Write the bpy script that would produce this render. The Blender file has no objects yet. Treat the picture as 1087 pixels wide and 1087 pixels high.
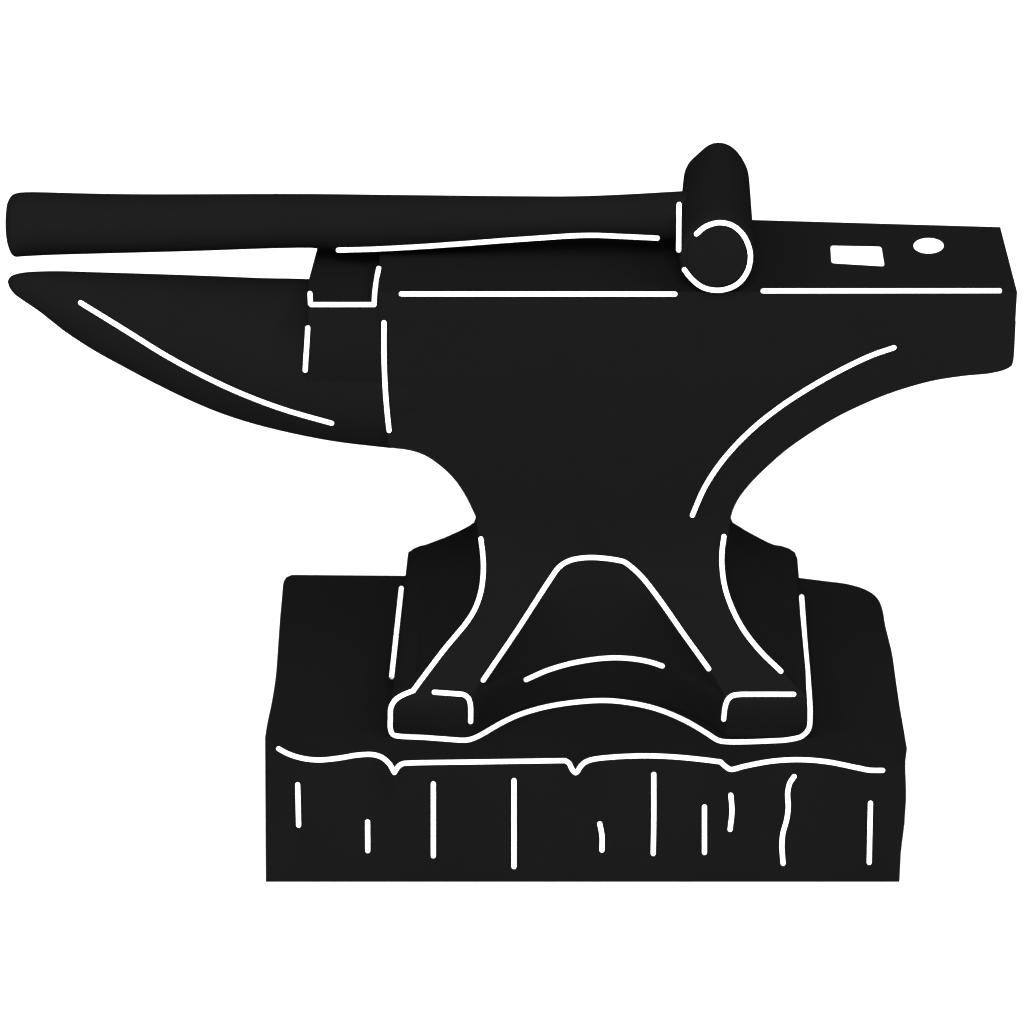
import bpy, bmesh, math
from mathutils import Vector
from mathutils.bvhtree import BVHTree
from mathutils.geometry import tessellate_polygon

scene = bpy.context.scene
S = 0.0007                      # metres per drawing unit
ELEV = math.radians(30.0)       # camera looks down by this angle
DIST = 5000.0                   # camera distance in drawing units
HALF = 543.5

# ------------------------------------------------------------------ camera
DIR = Vector((0.0, math.cos(ELEV), -math.sin(ELEV)))
UP = Vector((0.0, math.sin(ELEV), math.cos(ELEV)))
RIGHT = Vector((1.0, 0.0, 0.0))
CAM = -DIR * DIST
cam_data = bpy.data.cameras.new('camera')
cam = bpy.data.objects.new('camera', cam_data)
scene.collection.objects.link(cam)
cam.location = CAM * S
cam.rotation_euler = (math.pi / 2 - ELEV, 0.0, 0.0)
cam_data.sensor_fit = 'HORIZONTAL'
cam_data.sensor_width = 36.0
cam_data.lens = 36.0 * DIST / 1087.0
cam_data.clip_start = 0.05
cam_data.clip_end = 200.0
scene.camera = cam

# ------------------------------------------------------------------ light: white surround, lamps added in front and at both sides to flatten shading
world = bpy.data.worlds.new('World')
scene.world = world
world.use_nodes = True
bgn = world.node_tree.nodes.get('Background')
bgn.inputs['Color'].default_value = (1.0, 1.0, 1.0, 1.0)
bgn.inputs['Strength'].default_value = 0.55

for az, el, watts in ((0.0, 45.0, 235.0), (-60.0, 45.0, 85.0), (60.0, 45.0, 85.0)):
    lamp_data = bpy.data.lights.new('added_fill', 'AREA')
    lamp_data.shape = 'SQUARE'
    lamp_data.size = 1.6
    lamp_data.energy = watts
    lamp = bpy.data.objects.new('added_fill', lamp_data)
    scene.collection.objects.link(lamp)
    a, el = math.radians(az), math.radians(el)
    lamp.location = Vector((math.sin(a) * math.cos(el), -math.cos(a) * math.cos(el), math.sin(el))) * 5.0
    lamp.rotation_euler = (math.pi / 2 - el, 0.0, a)

vs = scene.view_settings
vs.view_transform = 'Standard'
vs.look = 'None'
vs.exposure = 1.0
vs.gamma = 1.0
vs.use_curve_mapping = False


# ------------------------------------------------------------------ materials
def matte(name, value, noise_scale, spread):
    m = bpy.data.materials.new(name)
    m.use_nodes = True
    nt = m.node_tree
    b = nt.nodes['Principled BSDF']
    b.inputs['Roughness'].default_value = 1.0
    b.inputs['Specular IOR Level'].default_value = 0.0
    tc = nt.nodes.new('ShaderNodeTexCoord')
    nz = nt.nodes.new('ShaderNodeTexNoise')
    nz.inputs['Scale'].default_value = noise_scale
    nz.inputs['Detail'].default_value = 4.0
    rp = nt.nodes.new('ShaderNodeValToRGB')
    lo, hi = value * (1 - spread), value * (1 + spread)
    rp.color_ramp.elements[0].color = (lo, lo, lo, 1)
    rp.color_ramp.elements[1].color = (hi, hi, hi, 1)
    nt.links.new(tc.outputs['Object'], nz.inputs['Vector'])
    nt.links.new(nz.outputs['Fac'], rp.inputs['Fac'])
    nt.links.new(rp.outputs['Color'], b.inputs['Base Color'])
    return m


BLACK = 0.0033
M_IRON = matte('black_iron', BLACK, 30.0, 0.05)
M_STEEL = matte('black_hammer_steel', BLACK, 40.0, 0.05)
M_HANDLE = matte('black_handle_wood', BLACK, 22.0, 0.05)
M_WOOD = matte('black_block_wood', BLACK, 14.0, 0.05)
M_WHITE = matte('white_line_paint', 0.88, 25.0, 0.01)
M_FLOOR = matte('white_floor_paint', 0.88, 3.0, 0.01)


# ------------------------------------------------------------------ pixel <-> place
def ray(px, py):
    return (DIR * DIST + RIGHT * (px - HALF) - UP * (py - HALF)).normalized()


def on_y(px, py, y):
    d = ray(px, py)
    return CAM + d * ((y - CAM.y) / d.y)


def on_z(px, py, z):
    d = ray(px, py)
    return CAM + d * ((z - CAM.z) / d.z)


def proj(p):
    v = Vector(p) - CAM
    k = DIST / v.dot(DIR)
    return HALF + v.dot(RIGHT) * k, HALF - v.dot(UP) * k


def x_at(px, y, z):
    """world x of image column px at depth y, height z"""
    v = Vector((0, y, z)) - CAM
    return (px - HALF) * v.dot(DIR) / DIST


def interp(t, pts):
    if t <= pts[0][0]:
        return pts[0][1]
    for (a, va), (b, vb) in zip(pts, pts[1:]):
        if t <= b:
            return va + (vb - va) * (t - a) / (b - a) if b > a else vb
    return pts[-1][1]


def spline(pts, step=2.0):
    """Catmull-Rom through the points, sampled about every `step` units"""
    pts = [Vector(p) for p in pts]
    if len(pts) == 2:
        n = max(2, int((pts[1] - pts[0]).length / step))
        return [pts[0].lerp(pts[1], i / n) for i in range(n + 1)]
    out = []
    for i in range(len(pts) - 1):
        p1, p2 = pts[i], pts[i + 1]
        p0 = pts[i - 1] if i else p1 * 2 - p2
        p3 = pts[i + 2] if i + 2 < len(pts) else p2 * 2 - p1
        t0 = 0.0
        t1 = t0 + max(1e-4, (p1 - p0).length) ** 0.5
        t2 = t1 + max(1e-4, (p2 - p1).length) ** 0.5
        t3 = t2 + max(1e-4, (p3 - p2).length) ** 0.5
        n = max(1, int((p2 - p1).length / step))
        for k in range(n):
            t = t1 + (t2 - t1) * k / n
            a1 = p0 * ((t1 - t) / (t1 - t0)) + p1 * ((t - t0) / (t1 - t0))
            a2 = p1 * ((t2 - t) / (t2 - t1)) + p2 * ((t - t1) / (t2 - t1))
            a3 = p2 * ((t3 - t) / (t3 - t2)) + p3 * ((t - t2) / (t3 - t2))
            b1 = a1 * ((t2 - t) / (t2 - t0)) + a2 * ((t - t0) / (t2 - t0))
            b2 = a2 * ((t3 - t) / (t3 - t1)) + a3 * ((t - t1) / (t3 - t1))
            out.append(b1 * ((t2 - t) / (t2 - t1)) + b2 * ((t - t1) / (t2 - t1)))
    out.append(pts[-1])
    return out


# ------------------------------------------------------------------ mesh helpers (drawing units until link())
def loft(loops, cap0=True, cap1=True):
    bm = bmesh.new()
    rings = [[bm.verts.new(p) for p in lp] for lp in loops]
    n = len(rings[0])
    for a, b in zip(rings, rings[1:]):
        for i in range(n):
            j = (i + 1) % n
            bm.faces.new((a[i], a[j], b[j], b[i]))
    if cap0:
        bm.faces.new(rings[0][::-1])
    if cap1:
        bm.faces.new(rings[-1])
    bmesh.ops.remove_doubles(bm, verts=bm.verts, dist=0.01)
    bmesh.ops.recalc_face_normals(bm, faces=bm.faces)
    return bm


def smooth(bm, deg=35.0):
    lim = math.radians(deg)
    for f in bm.faces:
        f.smooth = True
    for e in bm.edges:
        e.smooth = len(e.link_faces) == 2 and e.calc_face_angle(0.0) < lim


def tree_of(bms):
    verts, polys = [], []
    for bm in bms:
        bm.verts.index_update()
        base = len(verts)
        verts += [v.co.copy() for v in bm.verts]
        polys += [[base + v.index for v in f.verts] for f in bm.faces]
    return BVHTree.FromPolygons(verts, polys)


line_count = 0


def paint_line(bm, tree, pts, width=4.9, curved=True, slope=1.9):
    """a raised bead of white paint that follows the surface along a traced contour"""
    global line_count
    line_count += 1
    lift = 1.5 + 0.02 * line_count
    c = spline(pts) if curved else [q for a, b in zip(pts, pts[1:]) for q in spline([a, b])]
    h = width / 2
    row = []
    d0 = (c[1] - c[0]).normalized()
    d1 = (c[-1] - c[-2]).normalized()
    steps = [-math.cos(math.radians(a)) for a in (4, 20, 40, 60, 80)]
    for s in steps:
        row.append((c[0] + d0 * (h * s), d0, math.sqrt(max(0.0, 1 - s * s)) * h))
    for i, p in enumerate(c):
        d = c[min(i + 1, len(c) - 1)] - c[max(i - 1, 0)]
        row.append((p, d.normalized(), h))
    for s in reversed(steps):
        row.append((c[-1] - d1 * (h * s), d1, math.sqrt(max(0.0, 1 - s * s)) * h))
    samples = []
    for p, d, r in row:
        nrm = Vector((-d.y, d.x))
        for k in (-1.0, -0.67, -0.33, 0.0, 0.33, 0.67, 1.0):
            q = p + nrm * (r * k)
            dr = ray(q.x, q.y)
            hit = tree.ray_cast(CAM, dr)
            samples.append((dr, hit[3] if hit[0] is not None else None))
    known = [i for i, s in enumerate(samples) if s[1] is not None]
    dist = []
    for i, (dr, t) in enumerate(samples):
        if t is None:
            near = min(known, key=lambda k: abs(k - i))
            t = samples[near][1]
        dist.append(t)
    # the paint bridges steps in depth instead of dropping behind them
    n = len(row)
    for _ in range(12):
        for i in range(n):
            for k in range(7):
                a = i * 7 + k
                m = dist[a]
                if k:
                    m = min(m, dist[a - 1] + slope)
                if k < 6:
                    m = min(m, dist[a + 1] + slope)
                if i:
                    m = min(m, dist[a - 7] + 4.0)
                if i < n - 1:
                    m = min(m, dist[a + 7] + 4.0)
                dist[a] = m
    top = [bm.verts.new(CAM + s[0] * (t - lift)) for s, t in zip(samples, dist)]
    low = [bm.verts.new(CAM + s[0] * (t + 1.0)) for s, t in zip(samples, dist)]

    def face(vs):
        f = bm.faces.new(vs)
        f.material_index = 1
        f.smooth = False
    for i in range(n - 1):
        for k in range(6):
            a = i * 7 + k
            face((top[a], top[a + 1], top[a + 8], top[a + 7]))
        for k in (0, 6):
            a = i * 7 + k
            face((top[a], top[a + 7], low[a + 7], low[a]))
    for i in (0, n - 1):
        for k in range(6):
            a = i * 7 + k
            face((top[a], top[a + 1], low[a + 1], low[a]))


def link(name, bm, mats, parent=None, origin=Vector((0, 0, 0))):
    me = bpy.data.meshes.new(name)
    for v in bm.verts:
        v.co = (v.co - origin) * S
    bm.to_mesh(me)
    bm.free()
    for m in mats:
        me.materials.append(m)
    o = bpy.data.objects.new(name, me)
    scene.collection.objects.link(o)
    if parent:
        o.parent = parent
    else:
        o.location = origin * S
    return o


def thing(name, label, cat, origin):
    o = bpy.data.objects.new(name, None)
    o.empty_display_size = 0.05
    scene.collection.objects.link(o)
    o.location = origin * S
    o['label'] = label
    o['category'] = cat
    return o


# ------------------------------------------------------------------ main levels
YB = 72.0                                        # half width of the anvil face
Z_FACE = on_y(760, 310.5, -YB - 1).z
Z_TABLE = on_y(360, 323.5, -71).z
PLATE = 34.0
Z_BODY = Z_FACE - PLATE
YFOOT = 157.0
Z_BLOCK = on_y(458, 784, -YFOOT).z               # top of the wooden block
Z_FT = on_y(439, 735, -152).z                    # top of the anvil's feet
Y_FRONT = on_z(600, 807.5, Z_BLOCK).y            # front of the wooden block
Z_FLOOR = on_y(600, 936.2, Y_FRONT).z

# ------------------------------------------------------------------ setting: white floor
bm = bmesh.new()
e = 30.0 / S
vsq = [bm.verts.new((x * e, y * e, Z_FLOOR - 0.3)) for x, y in ((-1, -1), (1, -1), (1, 1), (-1, 1))]
bm.faces.new(vsq)
floor = link('floor', bm, [M_FLOOR])
floor['kind'] = 'structure'

# ------------------------------------------------------------------ wooden block
left = [(310, 610), (304, 612.3), (301, 617), (299.3, 632), (297, 657), (294, 700), (292.3, 720), (288, 747),
        (283.5, 768), (281.2, 783)]
front = [(284, 789), (296, 795.5), (305.4, 800), (321.5, 805), (339, 806.7), (360, 804.7), (379.5, 802), (395.6, 801.5), (405, 804),
         (418, 811), (434, 810), (520, 808.5), (600, 807.6), (612, 811), (628, 806.4), (646, 804), (684, 802.3),
         (716.6, 803.5), (749, 806.7), (776, 813), (790.6, 812), (819.6, 808), (848.6, 806.4), (877.6, 808.6),
         (910, 813), (922.6, 815), (945, 815), (960.8, 811)]
right = [(963, 795), (961, 783), (955, 748), (950.8, 719), (947, 693), (940, 664), (937, 647), (932, 635.5),
         (922.6, 627.5), (903, 620.5), (871, 616), (847, 613), (700, 611.5), (431, 611)]
left = [tuple(v) for v in spline(left, 4)]
right = [tuple(v) for v in spline(right[:-2], 4)] + right[-2:]
top = [on_z(x, y, Z_BLOCK) for x, y in left + front + right]
bot = []
for i, (x, y) in enumerate(left + front + right):
    t = top[i]
    if len(left) - 1 <= i < len(left) + len(front):
        f = (x - 281.2) / (960.8 - 281.2)
        bot.append(on_y(282 + f * (955 - 282), 936.2, Y_FRONT))
    else:
        bot.append(Vector((t.x * 0.985, min(t.y, 1e9), Z_FLOOR)))
loops = []
for f in (0.0, 0.05, 0.1, 0.2, 0.3, 0.5, 0.75, 1.0):
    lp = []
    for i, (a, b) in enumerate(zip(top, bot)):
        p = a.lerp(b, f)
        if 0 <= i - len(left) - len(front) < 9:
            p.x -= 3.4 * min(1.0, f / 0.1) * (1 - f)
        if p.x > 390:
            p.x += 3.0 * math.sin(math.pi * min(1.0, f * 1.4)) if f < 0.71 else 0.0
        lp.append(p)
    loops.append(lp)
block_bm = loft(loops)
smooth(block_bm, 30)
block_tree = tree_of([block_bm])
block_plain = block_bm.copy()
wood_lines = [
    [(295.8, 794.8), (305.4, 800), (321.5, 805), (339, 806.7), (360, 804.7), (379.5, 801.5), (395.6, 801),
     (405, 803.8), (413, 810.5), (418.6, 820)],
    [(418.6, 820), (423.5, 813), (428, 810.5), (434, 810), (517, 808.6), (600, 807.4)],
    [(600, 807.4), (604, 810), (607.5, 817), (611.3, 820.5), (616, 814), (620.5, 809.5), (628, 806.4), (646, 804), (684, 802.3),
     (716.6, 803.5), (749, 806.7), (765, 808.8)],
    [(765, 808.8), (770, 813.5), (775.5, 816.7), (790.6, 813.3), (819.6, 808), (848.6, 806.4), (877.6, 808.6),
     (910, 815), (922.6, 817.5), (937, 817.8)],
    [(316, 833), (317, 876)],
    [(390.2, 872.5), (390.4, 903)],
    [(460, 832), (460, 908.5)],
    [(545.6, 828.5), (545.6, 920)],
    [(636.7, 874.5), (639, 887), (639, 902.5)],
    [(694, 822), (694, 870), (693.4, 906)],
    [(747.8, 856.5), (747.8, 905)],
    [(775.8, 844), (777, 861), (775, 880.5)],
    [(843, 824.3), (838.5, 831), (836.2, 841.5), (836.7, 857.6), (835, 870.4), (831, 885), (830, 898), (831.3, 916.5)],
    [(924, 852.5), (922.7, 915.5)],
]
for l in wood_lines:
    paint_line(block_bm, block_tree, l)
block = link('wooden_block', block_bm, [M_WOOD, M_WHITE], None, Vector((0, 0, Z_FLOOR)))
block['label'] = 'broad black wooden block with white grain strokes, standing on the floor beneath the anvil'
block['category'] = 'wooden block'

# ------------------------------------------------------------------ anvil
A0 = Vector((60, 0, Z_BLOCK + 0.3))
anvil = thing('anvil', 'black blacksmith anvil with long pointed horn and white contour lines, standing on the wooden block',
              'anvil', A0)

# --- body and foot: a loft of horizontal sections
WAIST_F = on_y(505, 549, -60).z
yh_pts = [(WAIST_F, 60.0), (on_y(1000, 403, -70).z, 70.0), (Z_BODY, YB)]


def yh_up(z):
    return interp(z, yh_pts)


def z_front(px, py):
    z = Z_BODY
    for _ in range(20):
        z = on_y(px, py, -yh_up(z)).z
    return z


r_prof = [(1077, 372), (1076, 383), (1074.5, 388), (1067.3, 392.5), (1051, 396.6), (1022, 399.5), (988, 405), (947, 417),
          (915, 430), (883, 446), (839, 474.7), (814, 496), (797, 513), (784.4, 529), (778, 542), (776, 549)]
l_prof = [(412, 471), (416, 475.5), (424, 476.5), (432, 477.7), (440, 479.5), (448, 482.3), (456.5, 486.8), (471, 497.7), (483, 510), (493.6, 525.7), (502, 542.4),
          (505, 549)]
rz = sorted([(z_front(x, y), x) for x, y in spline(r_prof, 4) for x, y in [(x, y)]])
lz = sorted([(z_front(x, y), x) for x, y in spline(l_prof, 3) for x, y in [(x, y)]])
rz.append((Z_BODY, 1078.5))
lz.append((Z_BODY, 404.0))
levels = sorted(set([Z_BODY] + [a for a, _ in rz] + [a for a, _ in lz]), reverse=True)
levels = [z for z in levels if z <= Z_BODY]
lev2 = []
for z in levels:
    if not lev2 or lev2[-1] - z > 0.35:
        lev2.append(z)

NF = 71


def section(z, xlf, xrf, xlb, xrb, yf, yb, dent=0.0, xa=0.0, xb=1.0):
    """closed loop, front edge left to right (with a hollow of depth `dent` between xa and xb), then back edge"""
    lp = []
    for i in range(NF):
        f = i / (NF - 1)
        x = xlf + (xrf - xlf) * f
        y = -yf
        if dent > 0 and xa < x < xb:
            t = (x - xa) / (xb - xa)
            y += dent * (1 - (2 * t - 1) ** 2) ** 0.85
        lp.append(Vector((x, y, z)))
    for i in range(NF):
        f = 1 - i / (NF - 1)
        x = xlb + (xrb - xlb) * f
        y = yb
        if dent > 0 and xa < x < xb:
            t = (x - xa) / (xb - xa)
            y -= dent * (1 - (2 * t - 1) ** 2) ** 0.85
        lp.append(Vector((x, y, z)))
    return lp


body_loops = []
for z in lev2:
    y = yh_up(z)
    xl = x_at(interp(z, lz), -y, z)
    xr = x_at(interp(z, rz), -y, z)
    body_loops.append(section(z, xl, xr, xl, xr, y, y))

# flare from the waist to the feet: (front ridge column, row, half depth)
out_l = [(549, 505), (554.4, 503), (560, 495), (569, 475.7), (578, 452), (581.7, 438.6), (586.7, 433), (612, 429.5)]
out_r = [(549, 776), (553.5, 776.4), (564.4, 794), (575, 814), (581, 829), (584, 839), (589, 844.5), (596, 846.7), (612, 846)]
rid_r = [(568, 769), (594, 767), (619, 769), (643.6, 777), (669.7, 790), (691, 808), (713, 831), (735, 850)]
crease_l = [(600, 590), (722, 513), (735, 505)]
crease_r = [(600, 672), (712, 752), (735, 767)]
flare = [(513, 601, 62), (512, 613, 68), (511, 625, 78), (508, 636, 87), (504, 646.5, 95), (495, 661, 105), (483, 675, 115), (474, 688, 122),
         (461, 705, 132), (448, 721, 142), (440, 732, 150)]
foot_z0 = None
for xf, yf, h in flare:
    p = on_y(xf, yf, -h)
    z = p.z
    by = proj((0, h, z))[1]
    xlb = x_at(interp(by, out_l), h, z)
    xrb = x_at(interp(by, out_r), h, z)
    xrf = x_at(interp(yf, rid_r), -h, z)
    f = min(1.0, max(0.0, (yf - 601) / 131.0))
    dent = max(0.0, (h - (60 + 12 * f)))
    xa = x_at(interp(yf, crease_l), -h, z)
    xb = x_at(interp(yf, crease_r), -h, z)
    body_loops.append(section(z, p.x, xrf, xlb, xrb, h, h, dent, xa, xb))
body_bm = loft(body_loops)
smooth(body_bm, 40)

# feet
z1 = body_loops[-1][0].z
foot_loops = [[v.copy() for v in body_loops[-1]]]
for z, xl, xr, h, bl, br in ((z1 - 3, 430, 853, 153, 446, 829), (z1 - 8, 421, 857, 155.5, 439, 838),
                             (z1 - 14, 415, 859.5, YFOOT, 433.2, 844), (z1 - 22, 414, 860.5, YFOOT, 432.3, 846.6),
                             (Z_BLOCK + 5, 413, 861, YFOOT, 429.7, 846),
                             (Z_BLOCK + 0.3, 416, 858, YFOOT - 1.5, 430, 846)):
    foot_loops.append(section(z, x_at(xl, -h, z), x_at(xr, -h, z), x_at(bl, h, z), x_at(br, h, z), h, h, h - 73.0,
                              x_at(502, -h, z), x_at(769, -h, z)))
foot_bm = loft(foot_loops)
smooth(foot_bm, 40)

# horn: elliptical sections along x
h_top = [(8, 298.5), (9.5, 295.3), (12, 293), (15, 291.7), (22, 290), (30, 289), (60, 288.4), (99, 289.8), (166, 292.2), (232, 294.8), (281.5, 296.9), (311, 297.4),
         (330, 298), (425, 301), (470, 310), (500, 320)]
h_bot = [(8, 299.5), (9.5, 304.5), (12, 308.5), (15, 312), (20, 315.8), (43, 331.3), (66, 349.5), (99, 371), (132.5, 389.3), (165.6, 406.7), (198.7, 422.7), (232, 436.7),
         (265, 447.5), (298, 456), (331, 463), (360, 468), (410, 473.8), (418, 474.6), (428, 473), (446, 465), (460, 456), (500, 430)]
ts = [tuple(v) for v in spline(h_top, 3)]
bs = [tuple(v) for v in spline(h_bot, 3)]
xs = [8, 8.6, 9.5, 10.6, 12, 13.5, 15, 17.5, 20, 25, 30, 36, 43, 54, 66] + [66 + 12 * i for i in range(1, 37)]
NH = 40
horn_loops = []
for px in xs:
    if px > 490:
        break
    t, b = interp(px, ts), interp(px, bs)
    c = on_y(px, (t + b) / 2, 0)
    hh = max(0.4, (b - t) / 2)
    ry = min(70.0, hh * 0.85)
    rzz = math.sqrt(hh * hh - (ry * math.sin(ELEV)) ** 2) / math.cos(ELEV)
    horn_loops.append([Vector((c.x, ry * math.cos(2 * math.pi * k / NH), c.z + rzz * math.sin(2 * math.pi * k / NH)))
                       for k in range(NH)])
horn_bm = loft(horn_loops)
smooth(horn_bm, 40)

# cutting table: the step between horn and face
zb = on_y(326, 402, -71).z
tl = []
for z, dx in ((Z_TABLE, 0.8), (Z_TABLE - 1.2, 0.0), ((Z_TABLE + zb) / 2, -1.0), (zb, -2.0), (zb - 60, 22)):
    q = 71.0 - max(0, dx - 1) * 1.6
    x0f, x0b = x_at(327, -71, Z_TABLE) + dx, x_at(338.2, 71, Z_TABLE) + dx
    x1 = x_at(408, 0, Z_TABLE)
    x0m, x0n = x_at(327.0, -17, Z_TABLE) + dx, x_at(334.6, 43, Z_TABLE) + dx
    tl.append([Vector((x0f, -q, z)), Vector((x1, -q, z)), Vector((x1, q, z)), Vector((x0b, q, z)), Vector((x0n, 43, z)), Vector((x0m, -17, z))])
table_bm = loft(tl)
smooth(table_bm, 30)

# face plate with a square and a round hole
yfr = -YB - 0.15
br = on_z(1062, 240.8, Z_FACE)
bm800 = on_z(800, 233.2, Z_FACE)
outer = [Vector((x_at(402, yfr, Z_FACE), yfr, Z_FACE)), Vector((x_at(1080, yfr, Z_FACE), yfr, Z_FACE)), br, bm800,
         Vector((x_at(404, bm800.y, Z_FACE), bm800.y, Z_FACE))]


def rounded(poly, r, n=4):
    out = []
    for i, p in enumerate(poly):
        a, b = poly[i - 1], poly[(i + 1) % len(poly)]
        s = p + (a - p).normalized() * r
        e_ = p + (b - p).normalized() * r
        for k in range(n + 1):
            t = k / n
            out.append(s * (1 - t) ** 2 + p * (2 * t * (1 - t)) + e_ * t ** 2)
    return out


sq_px = rounded([Vector(q) for q in ((881.9, 261.2), (935.2, 262.3), (938.6, 282.6), (883.0, 279.2))], 2.5)
hole_a = [on_z(q.x, q.y, Z_FACE) for q in sq_px]
hole_b = [on_z(985.7 + 15.8 * math.cos(2 * math.pi * k / 36), 261 + 8.0 * math.sin(2 * math.pi * k / 36), Z_FACE) for k in range(36)]
face_bm = bmesh.new()
rings = [outer, hole_a, hole_b]
flat = [v for r in rings for v in r]
tv = [face_bm.verts.new(v) for v in flat]
for tri in tessellate_polygon(rings):
    face_bm.faces.new([tv[i] for i in tri])
DEPTH = 14.0
base = 0
for ri, r in enumerate(rings):
    n = len(r)
    drop = PLATE if ri == 0 else DEPTH
    lowv = [face_bm.verts.new(v - Vector((0, 0, drop))) for v in r]
    for i in range(n):
        j = (i + 1) % n
        face_bm.faces.new((tv[base + i], tv[base + j], lowv[j], lowv[i]))
    face_bm.faces.new(lowv)
    base += n
bmesh.ops.recalc_face_normals(face_bm, faces=face_bm.faces)


def cup(r):
    c = sum(r, Vector()) / len(r)
    b = bmesh.new()
    t = [b.verts.new(c + (v - c) * 0.985 + Vector((0, 0, 0.15))) for v in r]
    o = [b.verts.new(c + (v - c) * 1.006 + Vector((0, 0, 0.15))) for v in r]
    l_ = [b.verts.new(c + (v - c) * 0.985 - Vector((0, 0, DEPTH - 1))) for v in r]
    n = len(r)
    for i in range(n):
        j = (i + 1) % n
        b.faces.new((t[i], l_[i], l_[j], t[j]))
        b.faces.new((o[i], t[i], t[j], o[j]))
    b.faces.new(l_)
    bmesh.ops.recalc_face_normals(b, faces=b.faces)
    bmesh.ops.reverse_faces(b, faces=b.faces)
    return b


anvil_tree = tree_of([body_bm, foot_bm, horn_bm, table_bm, face_bm, block_plain])
block_plain.free()

paint_line(horn_bm, anvil_tree, [(85.5, 321.4), (132.5, 350.3), (172, 375), (205, 393.4), (238.5, 410), (271.6, 424), (304.7, 435.8), (352, 449.3)])
paint_line(table_bm, anvil_tree, [(329, 311.5), (329.6, 323.3), (397, 323.3)], curved=False)
paint_line(table_bm, anvil_tree, [(397, 323.3), (398, 309), (399.7, 296), (402, 284.8)])
paint_line(table_bm, anvil_tree, [(326.7, 348), (324, 393)])
paint_line(body_bm, anvil_tree, [(407.6, 342.5), (407.6, 375), (408.8, 410), (411, 438), (413, 457)])
paint_line(face_bm, anvil_tree, [(426, 312), (716.5, 312.2)])
paint_line(face_bm, anvil_tree, [(810, 308.8), (1061, 308.6)])
paint_line(body_bm, anvil_tree, [(949, 369), (926, 377), (899, 389.5), (869.5, 405.5), (845, 420.5), (828, 432), (802, 452.4), (777, 477), (759.5, 499),
                                 (747, 519.4), (739.7, 535.6), (735, 547)])
paint_line(body_bm, anvil_tree, [(510.4, 572), (512.4, 588), (513, 607), (510.3, 628.5), (504, 646.5), (495, 661), (483.5, 675), (473, 687.5),
                                 (455, 711), (439, 732.5)])
paint_line(foot_bm, anvil_tree, [(439, 733), (428, 737.5), (419.5, 743), (415, 751), (414.3, 762), (414.3, 773), (417, 779.7), (425, 781.5), (445, 782.5),
                                 (470, 784.3), (490, 785.7), (498, 785.2), (508, 781.3), (534, 766.5), (553, 758), (579, 750.5), (610, 745.5), (642, 743.6), (668, 746),
                                 (697, 752.5), (726, 764.3), (749, 777.5), (762, 785.7), (770, 787.3), (785, 787.6), (813, 786.7), (838, 785), (852, 781), (858.5, 773.5),
                                 (860, 758), (858, 722), (854.4, 680.5), (851, 633.5)])
paint_line(foot_bm, anvil_tree, [(426, 624.5), (415.7, 718.5)])
paint_line(foot_bm, anvil_tree, [(461, 734.8), (484, 736.5), (493, 737.7), (498, 742.5), (499.5, 750), (499.6, 766)])
paint_line(body_bm, anvil_tree, [(513, 722), (549, 669), (584, 615), (593, 602.5), (600.5, 597), (610, 593.6), (626, 591.8), (640, 592.5), (655, 594.5), (662, 596.2), (668.5, 600.5),
                                 (681, 612), (700.5, 637), (726, 673.5), (752.3, 710)])
paint_line(body_bm, anvil_tree, [(558.5, 721.5), (580, 712), (601, 705.5), (620, 701.5), (639, 699), (655.4, 698.3), (675, 699.8), (691, 703), (703, 707)])
paint_line(body_bm, anvil_tree, [(768.5, 569.5), (766.5, 585), (766.5, 601), (769.5, 623), (776.5, 644), (789, 668), (807, 691), (829, 712.5)])
paint_line(foot_bm, anvil_tree, [(768.2, 763.5), (769.8, 750), (772.5, 742.8), (777.5, 738.5), (785, 737.2), (800, 737), (842.5, 737)])

body = link('body', body_bm, [M_IRON, M_WHITE], anvil, A0)
foot = link('foot', foot_bm, [M_IRON, M_WHITE], anvil, A0)
horn = link('horn', horn_bm, [M_IRON, M_WHITE], anvil, A0)
table = link('cutting_table', table_bm, [M_IRON, M_WHITE], anvil, A0)
face = link('face_plate', face_bm, [M_IRON, M_WHITE], anvil, A0)
sqh = link('square_hole', cup(hole_a), [M_WHITE], face, A0)
rdh = link('round_hole', cup(hole_b), [M_WHITE], face, A0)

# ------------------------------------------------------------------ hammer
YC = 14.0
H0 = on_y(761, 310, -YB)
H0 = Vector((H0.x, YC, Z_FACE + 0.3))
hammer = thing('hammer', 'black hammer with long thick handle, lying across the anvil face above the horn', 'hammer', H0)

ht = [(7, 228), (7.4, 221), (8.3, 215), (10, 211), (13, 207), (17, 205), (22, 204), (36, 203.6), (83, 204.8), (142, 205.8), (328, 205.6), (420, 206.6), (560, 208),
      (610, 208), (660, 206.2), (724, 202.6), (765, 200.5)]
hb = [(7, 248), (7.4, 255), (8.3, 260), (10, 265.5), (13, 271), (17, 273), (22, 272.6), (53, 271), (116, 269.2), (199, 267), (298, 263.7), (335, 263.6), (358, 266.5),
      (396, 266.5), (443, 264.5), (491, 261.5), (539, 258), (560, 256.6), (630, 252.5), (665, 254), (700, 256), (765, 258)]
ypath = [(7, 49), (405, 30), (724, 14), (770, 12)]
ts = [tuple(v) for v in spline(ht, 2)]
bs = [tuple(v) for v in spline(hb, 2)]
xs = [7, 7.4, 8.3, 10, 11.5, 13, 15, 17, 19.5, 22, 28, 36] + [36 + 14 * i for i in range(1, 53)]
loops = []
NH = 36
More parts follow.
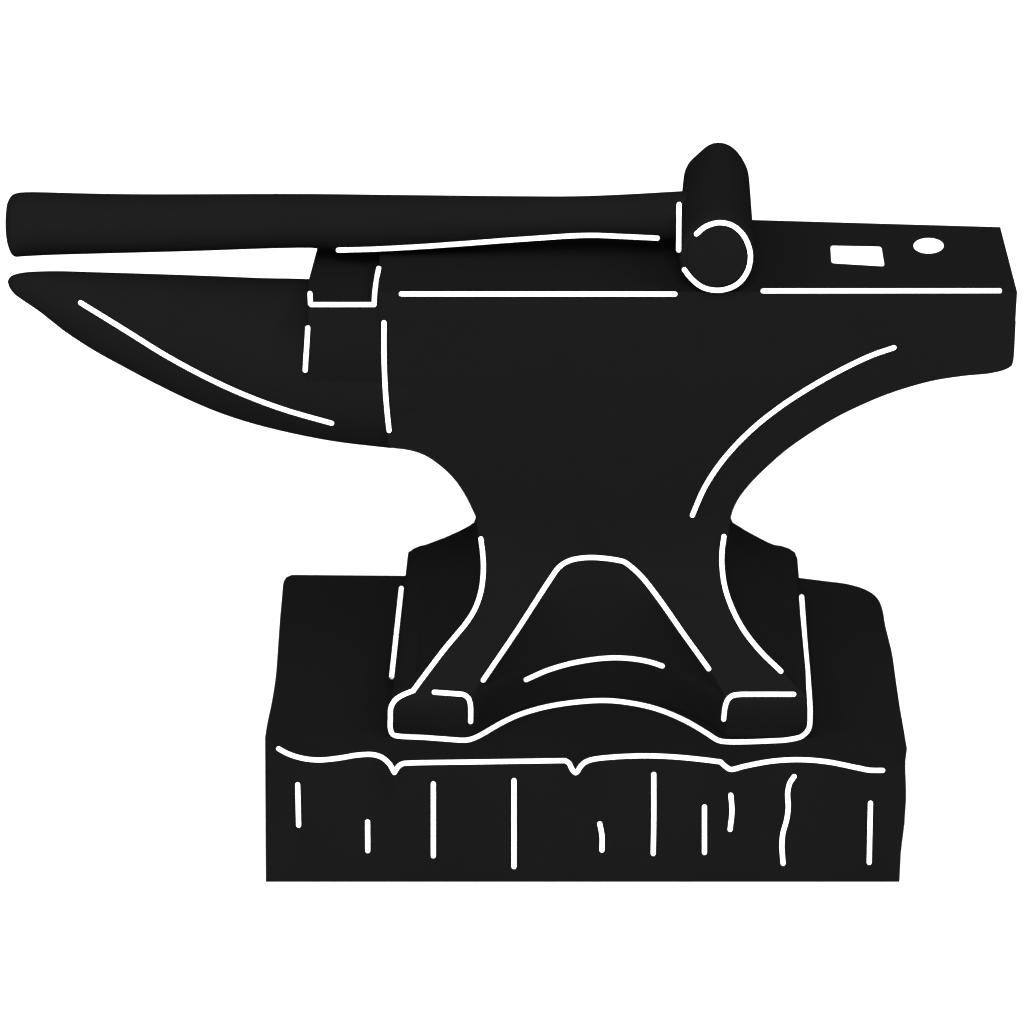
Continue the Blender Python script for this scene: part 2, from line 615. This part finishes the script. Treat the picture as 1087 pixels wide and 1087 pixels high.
for px in xs:
    t, b = interp(px, ts), interp(px, bs)
    y0 = interp(px, ypath)
    c = on_y(px, (t + b) / 2, y0)
    r = (b - t) / 2 * (DIST + (c.dot(DIR))) / DIST
    loops.append([Vector((c.x, y0 + r * math.cos(2 * math.pi * k / NH), c.z + r * math.sin(2 * math.pi * k / NH))) for k in range(NH)])
handle_bm = loft(loops)
smooth(handle_bm, 45)

NR = 48
cz = Z_FACE + 43.0
cx = on_y(761, 272, -YB).x
head_loops = []
# (y, rx, rz, x shift, upper-left flattening)
prof = [(-YB - 4, 34, 38.5, 0, 0), (-YB - 2.5, 36.5, 41, 0, 0), (-YB + 1, 38, 42.8, 0, 0), (-50, 38.2, 43, 0.3, 0), (0, 37.6, 43, 1.6, 0), (14, 37.4, 43, 2.0, 0),
        (60, 36.0, 42, 4.2, 0.05), (92, 35.2, 41, 5.6, 0.115), (103, 34.6, 41, 6.0, 0.115), (108, 33.7, 39.6, 6.2, 0.115), (110.8, 31.5, 36.8, 6.2, 0.115)]
for y, rx, rzz, dx, fl in prof:
    lp = []
    for k in range(NR):
        a = 2 * math.pi * k / NR
        g = 1 - fl * math.exp(-((a - math.radians(131)) / math.radians(26)) ** 2) \
            - 0.45 * fl * math.exp(-((a - math.radians(36)) / math.radians(28)) ** 2)
        lp.append(Vector((cx + dx + rx * g * math.cos(a), y, cz + rzz * g * math.sin(a))))
    head_loops.append(lp)
head_bm = loft(head_loops)
smooth(head_bm, 40)
disc = []
for y, k_ in ((-YB - 4.0, 0.86), (-YB - 5.5, 0.84), (-YB - 6.5, 0.7)):
    disc.append([Vector((cx + 36 * k_ * math.cos(2 * math.pi * k / NR), y, cz + 40.5 * k_ * math.sin(2 * math.pi * k / NR))) for k in range(NR)])
disc_bm = loft(disc)
smooth(disc_bm, 40)
ham_tree = tree_of([handle_bm, head_bm, disc_bm])
paint_line(handle_bm, ham_tree, [(359, 265.5), (395.7, 264.5), (443.5, 262), (491, 258.7), (539, 255), (575, 252.5), (605, 250.5), (630, 249.8), (660, 251), (698, 252.8)], slope=0.3)
paint_line(handle_bm, ham_tree, [(720.9, 217), (720.4, 265.5)])
circ = [(431, 589), (480, 548), (560, 524), (640, 541), (703, 598), (737, 675), (742, 735), (725, 805), (680, 868), (620, 902), (550, 914), (470, 898),
        (405, 850), (361, 795)]
paint_line(head_bm, ham_tree, [(660 + x / 5.435, 140 + y / 5.435) for x, y in circ])
handle = link('handle', handle_bm, [M_HANDLE, M_WHITE], hammer, H0)
head = link('head', head_bm, [M_STEEL, M_WHITE], hammer, H0)
striking = link('striking_face', disc_bm, [M_STEEL], head, H0)
